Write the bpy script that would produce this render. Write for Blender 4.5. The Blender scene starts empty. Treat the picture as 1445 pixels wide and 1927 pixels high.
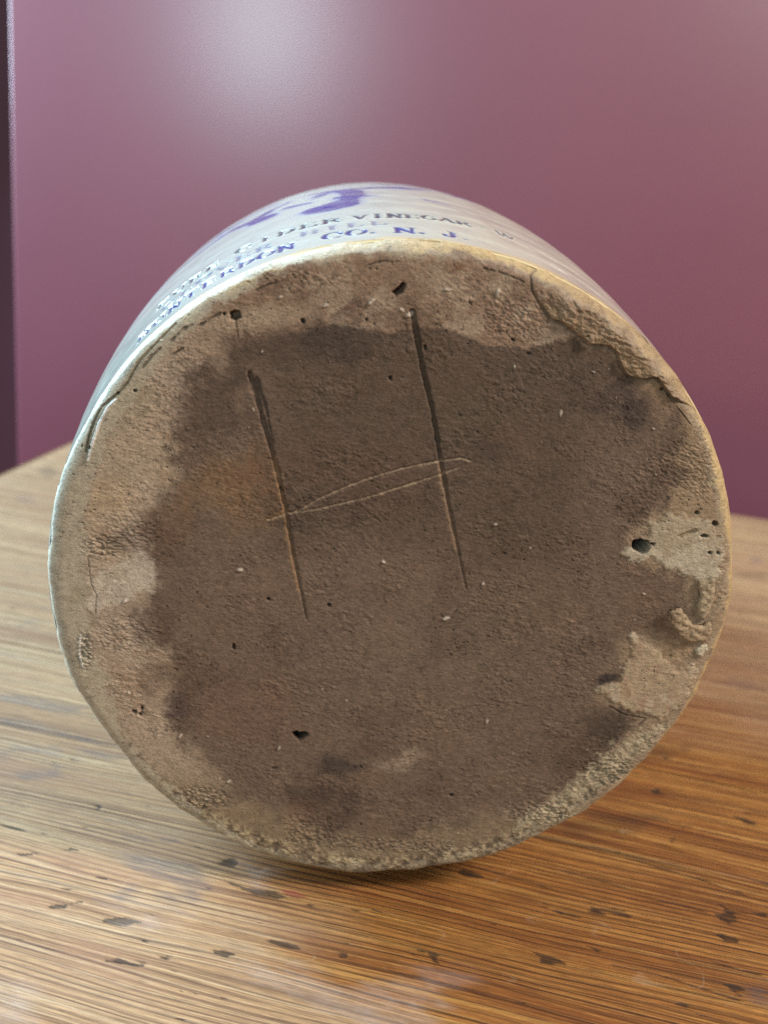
import bpy, math
import numpy as np

# ------------------------------------------------------------------ camera, world, lamps, exposure
sc = bpy.context.scene
COL = sc.collection
PW, PH = 1445.0, 1927.0            # photograph frame, used only to convert traced marks to millimetres
CAM_H, PITCH, ROLL, FPX = 0.22195, 0.32321, 0.10831, 1800.0
F_ = np.array([0, math.cos(PITCH), -math.sin(PITCH)])
R0_ = np.array([1.0, 0, 0]); U0_ = np.array([0, math.sin(PITCH), math.cos(PITCH)])
R_ = math.cos(ROLL) * R0_ + math.sin(ROLL) * U0_
U_ = -math.sin(ROLL) * R0_ + math.cos(ROLL) * U0_
EYE = np.array([0, 0, CAM_H])

from mathutils import Matrix, Vector
cam = bpy.data.cameras.new('camera'); cam_o = bpy.data.objects.new('camera', cam); COL.objects.link(cam_o)
M = Matrix.Identity(4)
for i in range(3):
    M[i][0] = R_[i]; M[i][1] = U_[i]; M[i][2] = -F_[i]; M[i][3] = EYE[i]
cam_o.matrix_world = M
cam.sensor_fit = 'VERTICAL'; cam.sensor_height = 24.0; cam.lens = 24.0 * FPX / PH
cam.clip_start = 0.01; cam.clip_end = 50
cam.dof.use_dof = True; cam.dof.focus_distance = 0.272; cam.dof.aperture_fstop = 7.5
sc.camera = cam_o

world = bpy.data.worlds.new('World'); sc.world = world; world.use_nodes = True
bg = world.node_tree.nodes['Background']
bg.inputs['Color'].default_value = (0.80, 0.84, 0.92, 1); bg.inputs['Strength'].default_value = 0.20

def area(name, loc, target, sx, sy, power, color):
    l = bpy.data.lights.new(name, 'AREA'); l.shape = 'RECTANGLE'; l.size = sx; l.size_y = sy
    l.energy = power; l.color = color
    o = bpy.data.objects.new(name, l); COL.objects.link(o); o.location = loc
    o.rotation_euler = (Vector(target) - Vector(loc)).to_track_quat('-Z', 'Y').to_euler()
    return o
area('left_window_light', (-1.02, 0.68, 0.80), (0.0, 0.36, 0.1), 0.85, 1.2, 58, (0.58, 0.83, 1.0))
area('right_room_light', (0.92, -0.10, 1.05), (0.0, 0.26, 0.1), 0.32, 0.32, 21, (1.0, 0.95, 0.89))
area('rear_window_light', (-0.62, -1.8, 0.76), (-0.15, 1.0, 0.33), 0.34, 0.54, 17, (0.70, 0.93, 0.99))

sc.view_settings.view_transform = 'Standard'; sc.view_settings.look = 'None'
sc.view_settings.gamma = 1.0; sc.view_settings.exposure = 0.0
sc.view_settings.use_curve_mapping = False
sc.cycles.use_denoising = False
sc.render.engine = 'CYCLES'; sc.cycles.max_bounces = 6

# ------------------------------------------------------------------ helpers
def lin(r, g, b):
    c = np.array([r, g, b], float) / 255.0
    return np.where(c <= 0.04045, c / 12.92, ((c + 0.055) / 1.055) ** 2.4)

def vnoise(x, y, seed):
    rng = np.random.RandomState(seed); T = rng.rand(256, 256)
    ix = np.floor(x).astype(np.int64); iy = np.floor(y).astype(np.int64)
    fx = x - ix; fy = y - iy
    fx = fx * fx * fx * (fx * (fx * 6 - 15) + 10); fy = fy * fy * fy * (fy * (fy * 6 - 15) + 10)
    a = T[ix & 255, iy & 255]; b = T[(ix + 1) & 255, iy & 255]
    c = T[ix & 255, (iy + 1) & 255]; d = T[(ix + 1) & 255, (iy + 1) & 255]
    return (a * (1 - fx) + b * fx) * (1 - fy) + (c * (1 - fx) + d * fx) * fy

def fbm(x, y, seed, octv=4, gain=0.5):          # about -1..1
    s = np.zeros_like(x); amp = 1.0; tot = 0
    for k in range(octv):
        s += amp * (vnoise(x * 2 ** k + 17.3 * k, y * 2 ** k - 9.1 * k, seed + k) * 2 - 1); tot += amp; amp *= gain
    return s / tot * 1.5

def sstep(e0, e1, x):
    t = np.clip((x - e0) / (e1 - e0), 0, 1); return t * t * (3 - 2 * t)

def poly_sd(x, y, P):                            # signed distance, negative inside
    P = np.asarray(P, float); n = len(P)
    d = np.full(x.shape, 1e18); ins = np.zeros(x.shape, bool)
    for i in range(n):
        ax_, ay = P[i]; bx, by = P[(i + 1) % n]
        ex, ey = bx - ax_, by - ay
        t = np.clip(((x - ax_) * ex + (y - ay) * ey) / (ex * ex + ey * ey + 1e-12), 0, 1)
        d = np.minimum(d, (x - ax_ - t * ex) ** 2 + (y - ay - t * ey) ** 2)
        cond = (ay > y) != (by > y)
        with np.errstate(divide='ignore', invalid='ignore'):
            xi = ax_ + (y - ay) * ex / (ey if ey else 1e-12)
        ins ^= cond & (x < xi)
    d = np.sqrt(d); return np.where(ins, -d, d)

def line_d(x, y, P):                             # distance to a polyline and the parameter along it (0..1)
    P = np.asarray(P, float); best = np.full(x.shape, 1e18); par = np.zeros(x.shape); sgn = np.zeros(x.shape)
    L = np.r_[0, np.cumsum(np.hypot(*np.diff(P, axis=0).T))]
    for i in range(len(P) - 1):
        e = P[i + 1] - P[i]; l2 = (e ** 2).sum() + 1e-12
        t = np.clip(((x - P[i, 0]) * e[0] + (y - P[i, 1]) * e[1]) / l2, 0, 1)
        qx = x - P[i, 0] - t * e[0]; qy = y - P[i, 1] - t * e[1]
        d = qx * qx + qy * qy; m = d < best
        best = np.where(m, d, best); par = np.where(m, (L[i] + t * math.sqrt(l2)) / L[-1], par)
        sgn = np.where(m, np.sign(e[0] * qy - e[1] * qx), sgn)
    return np.sqrt(best), par, sgn

def make_mesh(name, V, Fq, mat, parent=None, attrs=None, normals=None):
    me = bpy.data.meshes.new(name); nv = len(V); nf = len(Fq); k = Fq.shape[1]
    me.vertices.add(nv); me.vertices.foreach_set('co', np.ascontiguousarray(V, np.float32).ravel())
    me.loops.add(nf * k); me.loops.foreach_set('vertex_index', np.ascontiguousarray(Fq, np.int32).ravel())
    me.polygons.add(nf); me.polygons.foreach_set('loop_start', np.arange(0, nf * k, k, dtype=np.int32))
    me.polygons.foreach_set('use_smooth', np.ones(nf, bool))
    me.update(calc_edges=True)
    for an, arr in (attrs or {}).items():
        if arr.ndim == 2:
            a = me.attributes.new(an, 'FLOAT_COLOR', 'POINT')
            a.data.foreach_set('color', np.c_[arr, np.ones(nv)].astype(np.float32).ravel())
        else:
            a = me.attributes.new(an, 'FLOAT', 'POINT'); a.data.foreach_set('value', arr.astype(np.float32))
    if normals is not None:
        me.normals_split_custom_set_from_vertices(normals.astype(np.float32))
    me.materials.append(mat)
    o = bpy.data.objects.new(name, me); COL.objects.link(o)
    if parent: o.parent = parent
    return o

def grid_faces(n, m, closed=False):              # n rows, m columns, index = i*m + j
    i = np.arange(n - 1)[:, None]; j = np.arange(m if closed else m - 1)[None, :]; j2 = (j + 1) % m
    return np.stack([i * m + j, i * m + j2, (i + 1) * m + j2, (i + 1) * m + j], -1).reshape(-1, 4)

def grid_normals(P, closed_cols=False):
    du = np.gradient(P, axis=0)
    dv = (np.roll(P, -1, 1) - np.roll(P, 1, 1)) if closed_cols else np.gradient(P, axis=1)
    n = np.cross(dv, du); return n / (np.linalg.norm(n, axis=-1, keepdims=True) + 1e-15)

def submesh(V, Fq, sel):
    f = Fq[sel]; u, inv = np.unique(f, return_inverse=True)
    return u, inv.reshape(f.shape)

class NT:                                        # tiny node helper
    def __init__(self, name):
        self.m = bpy.data.materials.new(name); self.m.use_nodes = True
        self.t = self.m.node_tree; self.b = self.t.nodes['Principled BSDF']
    def n(self, typ, **kw):
        nd = self.t.nodes.new(typ)
        for k, v in kw.items(): setattr(nd, k, v)
        return nd
    def put(self, sock, v):
        if isinstance(v, bpy.types.NodeSocket): self.t.links.new(v, sock)
        elif isinstance(v, (tuple, list, np.ndarray)):
            v = tuple(float(q) for q in v); sock.default_value = v + (1.0,) if len(v) == 3 and len(sock.default_value) == 4 else v
        else: sock.default_value = v
    def attr(self, name, fac=False):
        a = self.n('ShaderNodeAttribute', attribute_name=name); return a.outputs['Fac' if fac else 'Color']
    def math(self, op, a, b=0.0, c=None, clamp=False):
        m = self.n('ShaderNodeMath', operation=op, use_clamp=clamp); self.put(m.inputs[0], a); self.put(m.inputs[1], b)
        if c is not None: self.put(m.inputs[2], c)
        return m.outputs[0]
    def noise(self, vec, scale, detail=4, rough=0.55, dist=0.0):
        n = self.n('ShaderNodeTexNoise'); self.put(n.inputs['Vector'], vec); n.inputs['Scale'].default_value = scale
        n.inputs['Detail'].default_value = detail; n.inputs['Roughness'].default_value = rough; n.inputs['Distortion'].default_value = dist
        return n.outputs['Fac']
    def rng(self, v, a, b, c=0.0, d=1.0):
        m = self.n('ShaderNodeMapRange'); m.clamp = True; self.put(m.inputs[0], v)
        for i, q in enumerate((a, b, c, d)): self.put(m.inputs[i + 1], q)
        return m.outputs[0]
    def mix(self, f, a, b, mode='MIX'):
        m = self.n('ShaderNodeMix', data_type='RGBA', blend_type=mode); self.put(m.inputs[0], f)
        self.put(m.inputs[6], a); self.put(m.inputs[7], b); return m.outputs[2]
    def mapping(self, vec, scale=(1, 1, 1), rot=(0, 0, 0)):
        m = self.n('ShaderNodeMapping'); self.put(m.inputs[0], vec)
        m.inputs['Scale'].default_value = scale; m.inputs['Rotation'].default_value = rot; return m.outputs[0]
    def obj(self): return self.n('ShaderNodeTexCoord').outputs['Object']
    def bump(self, h, strength, dist, normal=None):
        b = self.n('ShaderNodeBump'); self.put(b.inputs['Height'], h); b.inputs['Strength'].default_value = strength
        b.inputs['Distance'].default_value = dist
        if normal is not None: self.put(b.inputs['Normal'], normal)
        return b.outputs[0]

def tag(o, label=None, cat=None, kind=None):
    if label: o['label'] = label
    if cat: o['category'] = cat
    if kind: o['kind'] = kind

# ------------------------------------------------------------------ materials
def mat_wall():
    k = NT('purple_wall_paint'); c = k.obj()
    n1 = k.noise(c, 3.0, 3); n2 = k.noise(k.mapping(c, (60, 60, 9)), 4.0, 3)
    col = k.mix(k.rng(n1, .3, .7), lin(116, 56, 71), lin(122, 60, 75))
    col = k.mix(k.rng(n2, .3, .8, 0, .12), col, lin(126, 70, 82))
    k.put(k.b.inputs['Base Color'], col); k.put(k.b.inputs['Roughness'], k.rng(n1, .3, .7, .46, .52))
    k.put(k.b.inputs['Normal'], k.bump(k.noise(c, 220, 3), .10, .001))
    k.b.inputs['Specular IOR Level'].default_value = 0.65
    k.b.inputs['Coat Weight'].default_value = 0.9; k.b.inputs['Coat Roughness'].default_value = 0.24
    return k.m

def mat_clay():                                  # unglazed stoneware, colour painted per vertex: stains plus some relief shading
    k = NT('bare_stoneware'); c = k.obj()
    col = k.attr('tone')
    g = k.noise(c, 900, 4, .65); g2 = k.noise(k.mapping(c, (500, 500, 1400)), 1.0, 3, .6)
    g3 = k.noise(k.mapping(c, (900, 900, 1300)), 1.0, 2, .5, 1.2)
    squig = k.math('MULTIPLY', k.rng(k.math('ABSOLUTE', k.math('SUBTRACT', g3, .5)), .035, .012), k.rng(k.noise(c, 330, 2), .5, .6))
    f = k.math('ADD', k.rng(g, .25, .75, .80, 1.20), k.rng(g2, .2, .8, -.16, .16)); f = k.math('SUBTRACT', f, k.math('MULTIPLY', squig, .24))
    col = k.mix(1.0, col, k.n('ShaderNodeCombineColor').outputs[0], 'MULTIPLY')
    cc = [x for x in k.t.nodes if x.bl_idname == 'ShaderNodeCombineColor'][0]
    for i in range(3): k.put(cc.inputs[i], f)
    k.put(k.b.inputs['Base Color'], col); k.put(k.b.inputs['Roughness'], k.attr('gloss', True))
    k.put(k.b.inputs['Normal'], k.bump(k.math('SUBTRACT', k.noise(c, 1500, 4, .7), k.math('MULTIPLY', squig, .5)), .6, .0005, k.bump(g2, .3, .0006)))
    k.b.inputs['Specular IOR Level'].default_value = 0.35
    return k.m

def mat_glaze():
    k = NT('salt_glaze'); c = k.obj()
    n = k.noise(c, 700, 3, .6); n2 = k.noise(c, 60, 4, .6)
    col = k.mix(k.rng(n2, .35, .7, 0, .15), k.attr('tone'), lin(220, 206, 180), 'MULTIPLY')
    sp = k.rng(k.noise(c, 1600, 2, .5), .70, .76)
    col = k.mix(k.math('MULTIPLY', sp, .18), col, lin(120, 100, 74))
    k.put(k.b.inputs['Base Color'], col); k.put(k.b.inputs['Roughness'], k.attr('gloss', True))
    k.put(k.b.inputs['Normal'], k.bump(n, .08, .0004, k.bump(n2, .12, .002)))
    k.b.inputs['Coat Weight'].default_value = 0.35; k.b.inputs['Coat Roughness'].default_value = 0.12
    return k.m

def mat_wood():
    k = NT('worn_pine'); c = k.obj()             # object x runs along the grain, y across it
    sx = k.n('ShaderNodeSeparateXYZ'); k.put(sx.inputs[0], c)
    warp = k.noise(k.mapping(c, (2.2, 9, 1)), 1.0, 3, .5)
    warp2 = k.noise(k.mapping(c, (14, 90, 1)), 1.0, 2, .5)
    v = k.math('ADD', sx.outputs[1], k.math('ADD', k.math('MULTIPLY', warp, .030), k.math('MULTIPLY', warp2, .0016)))
    cv = k.n('ShaderNodeCombineXYZ'); k.put(cv.inputs[0], k.math('MULTIPLY', sx.outputs[0], .022)); k.put(cv.inputs[1], v)
    ring = k.noise(cv.outputs[0], 300, 3, .62)          # annual rings, thin and dark
    ring2 = k.noise(cv.outputs[0], 900, 2, .5)
    spac = k.noise(cv.outputs[0], 40, 2, .5); amp = k.noise(k.mapping(c, (9, 160, 1)), 1.0, 3, .6)
    ph = k.math('ADD', k.math('MULTIPLY', v, 2618.0), k.math('ADD', k.math('MULTIPLY', spac, 26.0), k.math('MULTIPLY', warp2, 1.6)))
    late = k.math('MULTIPLY', k.rng(k.math('SINE', ph), .25, .95), k.rng(amp, .32, .62, .1, 1.0))
    cv2 = k.n('ShaderNodeCombineXYZ'); k.put(cv2.inputs[0], k.math('MULTIPLY', sx.outputs[0], .05)); k.put(cv2.inputs[1], v)
    broad = k.noise(cv2.outputs[0], 60, 3, .6)
    worn = k.attr('worn', True); dark = k.attr('dark', True); ink = k.attr('ink', True); red = k.attr('red', True)
    base_v = k.mix(k.rng(broad, .32, .68), lin(146, 86, 40), lin(192, 132, 66))
    base_w = k.mix(k.rng(broad, .32, .68), lin(172, 130, 92), lin(194, 156, 114))
    base = k.mix(worn, base_v, base_w)
    lit = k.mix(worn, lin(222, 168, 94), lin(206, 178, 142)); drk = k.mix(worn, lin(44, 22, 12), lin(92, 64, 48))
    col = k.mix(k.rng(ring, .50, .64, 0, .5), base, lit)
    col = k.mix(k.rng(ring, .42, .33, 0, .5), col, drk)
    col = k.mix(k.math('MULTIPLY', late, .70), col, drk)
    col = k.mix(k.rng(ring2, .45, .32, 0, .40), col, drk)
    fib = k.noise(k.mapping(c, (110, 2100, 1)), 1.0, 3, .65)
    col = k.mix(k.rng(fib, .3, .62, .6, 0), col, drk)
    st = k.noise(k.mapping(cv2.outputs[0], (60, 1500, 1)), 1.0, 3, .6); stm = k.noise(k.mapping(c, (6, 26, 1)), 1.0, 3, .6)
    col = k.mix(k.math('MULTIPLY', k.rng(st, .48, .34), k.rng(stm, .38, .6, .35, 1.0)), col, drk)
    col = k.mix(k.math('MULTIPLY', k.rng(st, .56, .70), k.rng(stm, .6, .4, .15, .55)), col, lit)
    blot = k.noise(k.mapping(c, (14, 40, 1)), 1.0, 6, .68)
    col = k.mix(k.rng(blot, .50, .72, 0, .6), col, k.mix(worn, lin(96, 46, 24), lin(150, 108, 84)))
    pit = k.noise(k.mapping(c, (90, 420, 1)), 1.0, 2, .5)
    col = k.mix(k.rng(pit, .70, .76, 0, .75), col, lin(40, 24, 16))
    col = k.mix(k.math('MULTIPLY', ink, k.rng(fib, .35, .6, .85, .35)), col, lin(84, 80, 88))
    col = k.mix(k.math('MULTIPLY', red, k.rng(fib, .35, .6, .35, .9)), col, lin(138, 44, 54))
    fray = k.math('ADD', k.math('MULTIPLY', k.math('SUBTRACT', fib, .5), 1.1), k.math('MULTIPLY', k.math('SUBTRACT', ring2, .5), .7))
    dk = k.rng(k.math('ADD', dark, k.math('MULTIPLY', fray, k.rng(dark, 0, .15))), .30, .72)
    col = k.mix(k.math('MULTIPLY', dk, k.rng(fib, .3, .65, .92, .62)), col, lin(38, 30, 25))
    scr = k.rng(k.math('ABSOLUTE', k.math('SUBTRACT', k.noise(k.mapping(c, (20, 50, 1), (0, 0, .9)), 1.0, 1, .4), .5)), .0035, .0012)
    col = k.mix(k.math('MULTIPLY', scr, k.rng(k.noise(c, 50, 2),   .5, .62, 0, .12)), col, lin(206, 184, 160))
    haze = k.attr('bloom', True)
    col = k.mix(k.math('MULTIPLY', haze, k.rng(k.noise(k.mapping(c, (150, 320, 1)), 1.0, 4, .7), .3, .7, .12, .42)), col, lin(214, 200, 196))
    k.put(k.b.inputs['Base Color'], col)
    rg = k.math('ADD', k.rng(ring, .3, .6, .62, .48), k.math('ADD', k.math('MULTIPLY', worn, .04), k.math('MULTIPLY', dark, .1)))
    k.put(k.b.inputs['Roughness'], rg)
    hgt = k.math('SUBTRACT', k.math('ADD', ring, k.math('MULTIPLY', fib, .3)), k.math('MULTIPLY', late, .35))
    hgt = k.math('SUBTRACT', hgt, k.rng(pit, .70, .76, 0, .6))
    k.put(k.b.inputs['Normal'], k.bump(k.math('ADD', hgt, k.math('MULTIPLY', st, .5)), .5, .0012))
    k.b.inputs['Specular IOR Level'].default_value = 0.32
    return k.m
M_WALL, M_CLAY, M_GLAZE, M_WOOD = mat_wall(), mat_clay(), mat_glaze(), mat_wood()

# ------------------------------------------------------------------ room: wall with a rounded outside corner, wall of the room beyond
def build_wall():
    xc, yw, z0, z1, r = -0.4145, 1.02, -0.75, 1.9, 0.004
    pts = [(2.2, yw)]
    for t in np.linspace(0, 1, 40)[1:]: pts.append((2.2 + (xc + r - 2.2) * t, yw))
    for a in np.linspace(0, math.pi / 2, 10)[1:]: pts.append((xc + r - r * math.sin(a), yw + r - r * math.cos(a)))
    for t in np.linspace(0, 1, 6)[1:]: pts.append((xc, yw + r + 0.13 * t))
    pts.append((xc, yw + .16)); pts.append((2.2, yw + .16))
    P = np.array(pts); zz = np.linspace(z0, z1, 30)
    V = np.concatenate([np.c_[P, np.full(len(P), z)] for z in zz])
    Fq = grid_faces(len(zz), len(P), True)
    o = make_mesh('wall', V, Fq, M_WALL)
    tag(o, 'mauve purple painted wall with soft window reflection behind the table', None, 'structure')
    xs = np.linspace(-3.2, -.05, 20); zz = np.linspace(-1.2, 2.4, 20)
    X, Z = np.meshgrid(xs, zz); V = np.stack([X, np.full_like(X, 2.3), Z], -1).reshape(-1, 3)
    b = V.copy(); b[:, 1] += .1
    Fa = grid_faces(20, 20); V2 = np.concatenate([V, b]); F2 = np.concatenate([Fa, Fa[:, ::-1] + 400])
    o = make_mesh('recess_wall', V2, F2, M_WALL)
    tag(o, 'dark purple recessed wall past the rounded corner at the left edge', None, 'structure')
build_wall()

# ------------------------------------------------------------------ crock frame of reference
RC = np.array([0.00604612, 0.25604929, 0.11074656]); YAW, TILT = -0.08552303, 0.018
AX = np.array([math.sin(YAW) * math.cos(TILT), math.cos(YAW) * math.cos(TILT), math.sin(TILT)])
E1 = np.cross(AX, [0, 0, 1]); E1 /= np.linalg.norm(E1); E2 = np.cross(E1, AX)

def D(px, py):                                   # traced point of the base -> millimetres on the base plane
    d = F_ + (px - PW / 2) / FPX * R_ - (py - PH / 2) / FPX * U_
    t = ((RC - EYE) @ AX) / (d @ AX); q = EYE + d * t - RC
    return (q @ E1 * 1000, q @ E2 * 1000)
def DP(pts): return np.array([D(*p) for p in pts])

DRK = np.array([(0, .9), (6, .7), (16, .1), (26, 0), (60, 0), (120, 0), (140, -.3), (154.6, -.8), (159.4, -.37), (166.9, -.14), (181.6, -.1), (190.8, .08), (201, 0), (208.7, -.49),
                (217.3, -.7), (226, .17), (234.6, .15), (246.8, 1.3), (257.6, 1.2), (267, 1.5), (281.4, .3), (296.4, .36), (307, 0), (320, .02), (328, .16), (337, .16), (342, .4), (350.7, .4), (359.3, .93), (360, .9)])
def dradius(phi_deg): return np.interp(phi_deg % 360, DRK[:, 0], DRK[:, 1])

# glaze lower limit in mm of path past the edge of the flat base, by angle
FWID = np.array([(0, 3.2), (20, 3.4), (45, 3.2), (65, 3.2), (90, 2.8), (120, 3.4), (150, 8.0), (165, 9.5), (180, 11.5), (200, 10.5), (212, 7), (230, 5.2), (270, 4.6), (315, 5.0), (340, 4.4), (360, 3.2)])
C_YEL = lin(212, 186, 138)
GL = np.array([(0, 1.5), (20, 1.2), (45, 2.0), (60, 2.0), (75, 2.4), (90, 3.2), (100, 3.8), (115, 5.0), (135, 6.0), (150, 6.2), (165, 6.6), (180, 6.2), (195, 5.6),
               (210, 5.4), (230, 6.0), (250, 6.4), (270, 5.5), (290, 4.5), (320, 4.0), (340, 3.2), (360, 1.5)])

# ------------------------------------------------------------------ the unglazed base
def build_base(parent):
    N = 720
    u = np.linspace(-1, 1, N); Ug, Vg = np.meshgrid(u, u, indexing='ij')
    X = Ug * np.sqrt(1 - Vg ** 2 / 2); Y = Vg * np.sqrt(1 - Ug ** 2 / 2)
    rr = np.hypot(X, Y); phi = np.degrees(np.arctan2(Y, X)) % 360
    RMAX = 100.0 + dradius(phi)
    X *= RMAX; Y *= RMAX; r = rr * RMAX
    wob = fbm(X / 9, Y / 9, 5, 3)
    # flat floor, rounded foot. h: outward (towards the viewer) in mm
    edge = np.clip((rr * 100.2 - 95.0 + .5 * wob) / 5.0, 0, 1)
    h = -4.2 * (1 - np.sqrt(np.clip(1 - edge ** 2, 0, 1)))
    h += .35 * fbm(X / 40, Y / 40, 11, 3) - .5 * (1 - rr ** 2)

    sd = lambda pts: poly_sd(X, Y, DP(pts))
    w1 = fbm(X / 6, Y / 6, 21, 5, .6); w2 = fbm(X / 2.2, Y / 2.2, 31, 4, .6); w3 = fbm(X / 16, Y / 16, 41, 4, .55)
    ca, sa = math.cos(math.radians(-12)), math.sin(math.radians(-12))
    Xr = X * ca + Y * sa; Yr = -X * sa + Y * ca
    fibre = fbm(Xr / 2.1, Yr / .6, 51, 4, .6)        # torn wire-cut texture
    fib2 = fbm(Xr / .95 + .8 * w1, Yr / .45, 61, 3, .6)

    core = sd([(345, 740), (400, 690), (470, 645), (560, 626), (620, 610), (690, 622), (745, 624), (850, 618), (915, 650), (1000, 656), (1040, 640), (1090, 640), (1150, 690),
               (1215, 720), (1265, 800), (1290, 900), (1240, 960), (1200, 985), (1185, 1030), (1225, 1075), (1280, 1085), (1290, 1140), (1270, 1200), (1185, 1195),
               (1165, 1270), (1130, 1300), (1170, 1335), (1215, 1350), (1170, 1400), (1100, 1465), (990, 1520), (860, 1550), (740, 1575), (640, 1580), (560, 1550), (450, 1500),
               (370, 1430), (325, 1350), (318, 1270), (300, 1190), (268, 1130), (292, 1095), (285, 1040), (262, 1000), (300, 940), (335, 880), (318, 820), (335, 770)])
    kcore = sstep(4.2, -3.6, core + 3.2 * w1 + 1.2 * w2)
    ksharp = sstep(.5, -.5, core + .9 * w2)
    topedge = sstep(18, 26, Y) * sstep(-48, -30, X) * sstep(50, 36, X)
    kcore = kcore * (1 - topedge * .8) + ksharp * topedge * .8

    C_core = lin(110, 88, 71); C_rim = lin(170, 145, 122); C_tan = lin(174, 146, 116); C_pale = lin(196, 176, 152); C_rust = lin(130, 86, 56); C_dk = lin(76, 58, 48); C_or = lin(148, 106, 64)
    col = np.empty(X.shape + (3,)); col[:] = C_rim
    def blend(c, k): col[:] = col * (1 - k[..., None]) + np.asarray(c) * k[..., None]
    blend(C_tan, sstep(-.1, .9, w3) * .55)
    blend(lin(136, 106, 82), sstep(.1, .9, w1) * .5)
    # the upper part of the rim is browner, the bottom rim dirtier
    blend(lin(132, 102, 80), sstep(30, 70, Y) * sstep(-75, -45, X) * .85)
    blend(lin(124, 101, 76), sstep(-55, -80, Y) * .8); blend(lin(140, 114, 84), sstep(45, 75, X) * .6)
    blend(C_core, kcore * .95)
    blend(lin(90, 69, 55), kcore * sstep(0, .9, w3) * .55)
    blend(lin(122, 94, 72), kcore * sstep(.2, .9, -w3) * .35)
    def blob(px, py, rx, ry, c, k, ang=0, rag=.35):
        a0, b0 = D(px, py); s = 0.150
        cc, ss = math.cos(math.radians(ang)), math.sin(math.radians(ang))
        dx, dy = X - a0, Y - b0; xx = dx * cc + dy * ss; yy = -dx * ss + dy * cc
        q = np.hypot(xx / (rx * s), yy / (ry * s)) + rag * w1 + rag * .5 * w2
        blend(c, sstep(1.15, .35, q) * k)
    blob(430, 900, 130, 60, C_or, .30, 25); blob(490, 950, 70, 80, C_or, .26); blob(330, 990, 60, 60, C_rust, .2)
    blob(390, 760, 80, 90, C_dk, .55); blob(540, 660, 130, 40, C_dk, .5); blob(640, 640, 80, 45, lin(64, 52, 45), .5)
    blob(470, 900, 60, 40, lin(130, 86, 64), .22); blob(560, 870, 120, 60, lin(124, 90, 68), .25); blob(700, 900, 150, 90, lin(124, 90, 70), .35)
    blob(820, 640, 60, 60, lin(120, 92, 66), .35); blob(740, 590, 160, 30, lin(116, 90, 72), .5)
    blob(640, 1440, 70, 36, lin(66, 54, 48), .75); blob(610, 1490, 110, 50, lin(78, 60, 50), .7); blob(560, 1530, 40, 40, C_rust, .15); blob(640, 1540, 30, 40, lin(70, 54, 46), .5)
    blob(1200, 775, 40, 45, lin(58, 47, 40), .75); blob(1160, 750, 60, 50, lin(80, 64, 56), .5); blob(1240, 770, 45, 40, lin(104, 80, 66), .4)
    blob(950, 820, 60, 35, C_rust, .2); blob(930, 850, 50, 30, C_dk, .5); blob(900, 780, 120, 60, lin(110, 92, 70), .35)
    blob(1145, 1280, 26, 26, lin(48, 40, 38), .85); blob(1140, 1370, 70, 60, lin(70, 56, 46), .75); blob(1070, 1430, 80, 40, lin(92, 74, 54), .5)
    blob(1240, 1110, 60, 50, lin(112, 86, 70), .3); blob(1200, 1150, 60, 60, lin(116, 88, 68), .3); blob(1280, 1200, 40, 50, lin(150, 118, 88), .5)
    blob(290, 1180, 50, 70, lin(96, 74, 60), .6, 20); blob(290, 1280, 40, 70, lin(124, 98, 80), .6); blob(335, 1330, 26, 40, lin(76, 60, 56), .7); blob(340, 1260, 60, 60, lin(108, 84, 66), .5)
    blob(245, 1290, 30, 40, C_or, .2); blob(210, 940, 60, 40, lin(180, 150, 116), .5); blob(230, 1020, 60, 30, lin(96, 76, 64), .45, 10)
    blob(250, 760, 60, 60, lin(150, 128, 100), .5); blob(480, 600, 120, 22, lin(176, 150, 124), .5, 12); blob(560, 545, 90, 22, lin(112, 86, 68), .45)
    blob(870, 505, 16, 7, lin(136, 90, 62), .6); blob(900, 1000, 260, 160, lin(120, 96, 78), .3); blob(800, 1250, 280, 160, lin(116, 98, 80), .3)
    blob(980, 1110, 120, 240, lin(104, 84, 64), .35); blob(460, 1330, 130, 120, lin(118, 86, 70), .4)
    blob(450, 1130, 120, 90, lin(126, 98, 80), .4)
    blend(lin(74, 58, 47), ksharp * sstep(5, 26, Y) * sstep(-52, -30, X) * sstep(62, 40, X) * .5)
    blend(lin(170, 146, 122), (1 - ksharp) * sstep(24, 30, Y + .1 * X) * sstep(60, 40, np.abs(X)) * sstep(-.2, .5, w1) * .45)
    # pale scars
    def scar(pts, c, k, soft=.5, rag=.8):
        s = sd(pts); m = sstep(soft, -soft, s + rag * w2 + .5 * w1); blend(c, m * k); return m
    m1 = scar([(172, 1090), (215, 1062), (262, 1042), (285, 1058), (292, 1085), (285, 1110), (258, 1122), (210, 1138), (172, 1150), (150, 1120)], lin(194, 174, 152), .85, 1.6, 1.4)
    m2 = scar([(1222, 985), (1262, 968), (1340, 985), (1362, 1030), (1350, 1090), (1320, 1090), (1270, 1072), (1232, 1052), (1190, 1056), (1168, 1042), (1200, 1030), (1222, 1012)], lin(180, 160, 132), .7, 1.0, 1.4)
    m3 = scar([(1190, 1198), (1208, 1206), (1238, 1226), (1268, 1262), (1306, 1258), (1292, 1310), (1244, 1350), (1200, 1338), (1168, 1330), (1150, 1312), (1126, 1304), (1130, 1294), (1165, 1284), (1178, 1250)], lin(180, 154, 122), .72, 1.0, 1.4)
    blend(lin(160, 122, 100), m3 * sstep(.1, .6, w2) * .6)
    blob(1165, 1300, 28, 26, C_or, .35)
    m4 = scar([(1160, 1400), (1215, 1372), (1260, 1362), (1190, 1430), (1120, 1490), (1040, 1540), (960, 1570), (1000, 1530), (1060, 1490), (1095, 1455)], lin(172, 152, 122), .8, 1.4, 2.6)
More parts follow.
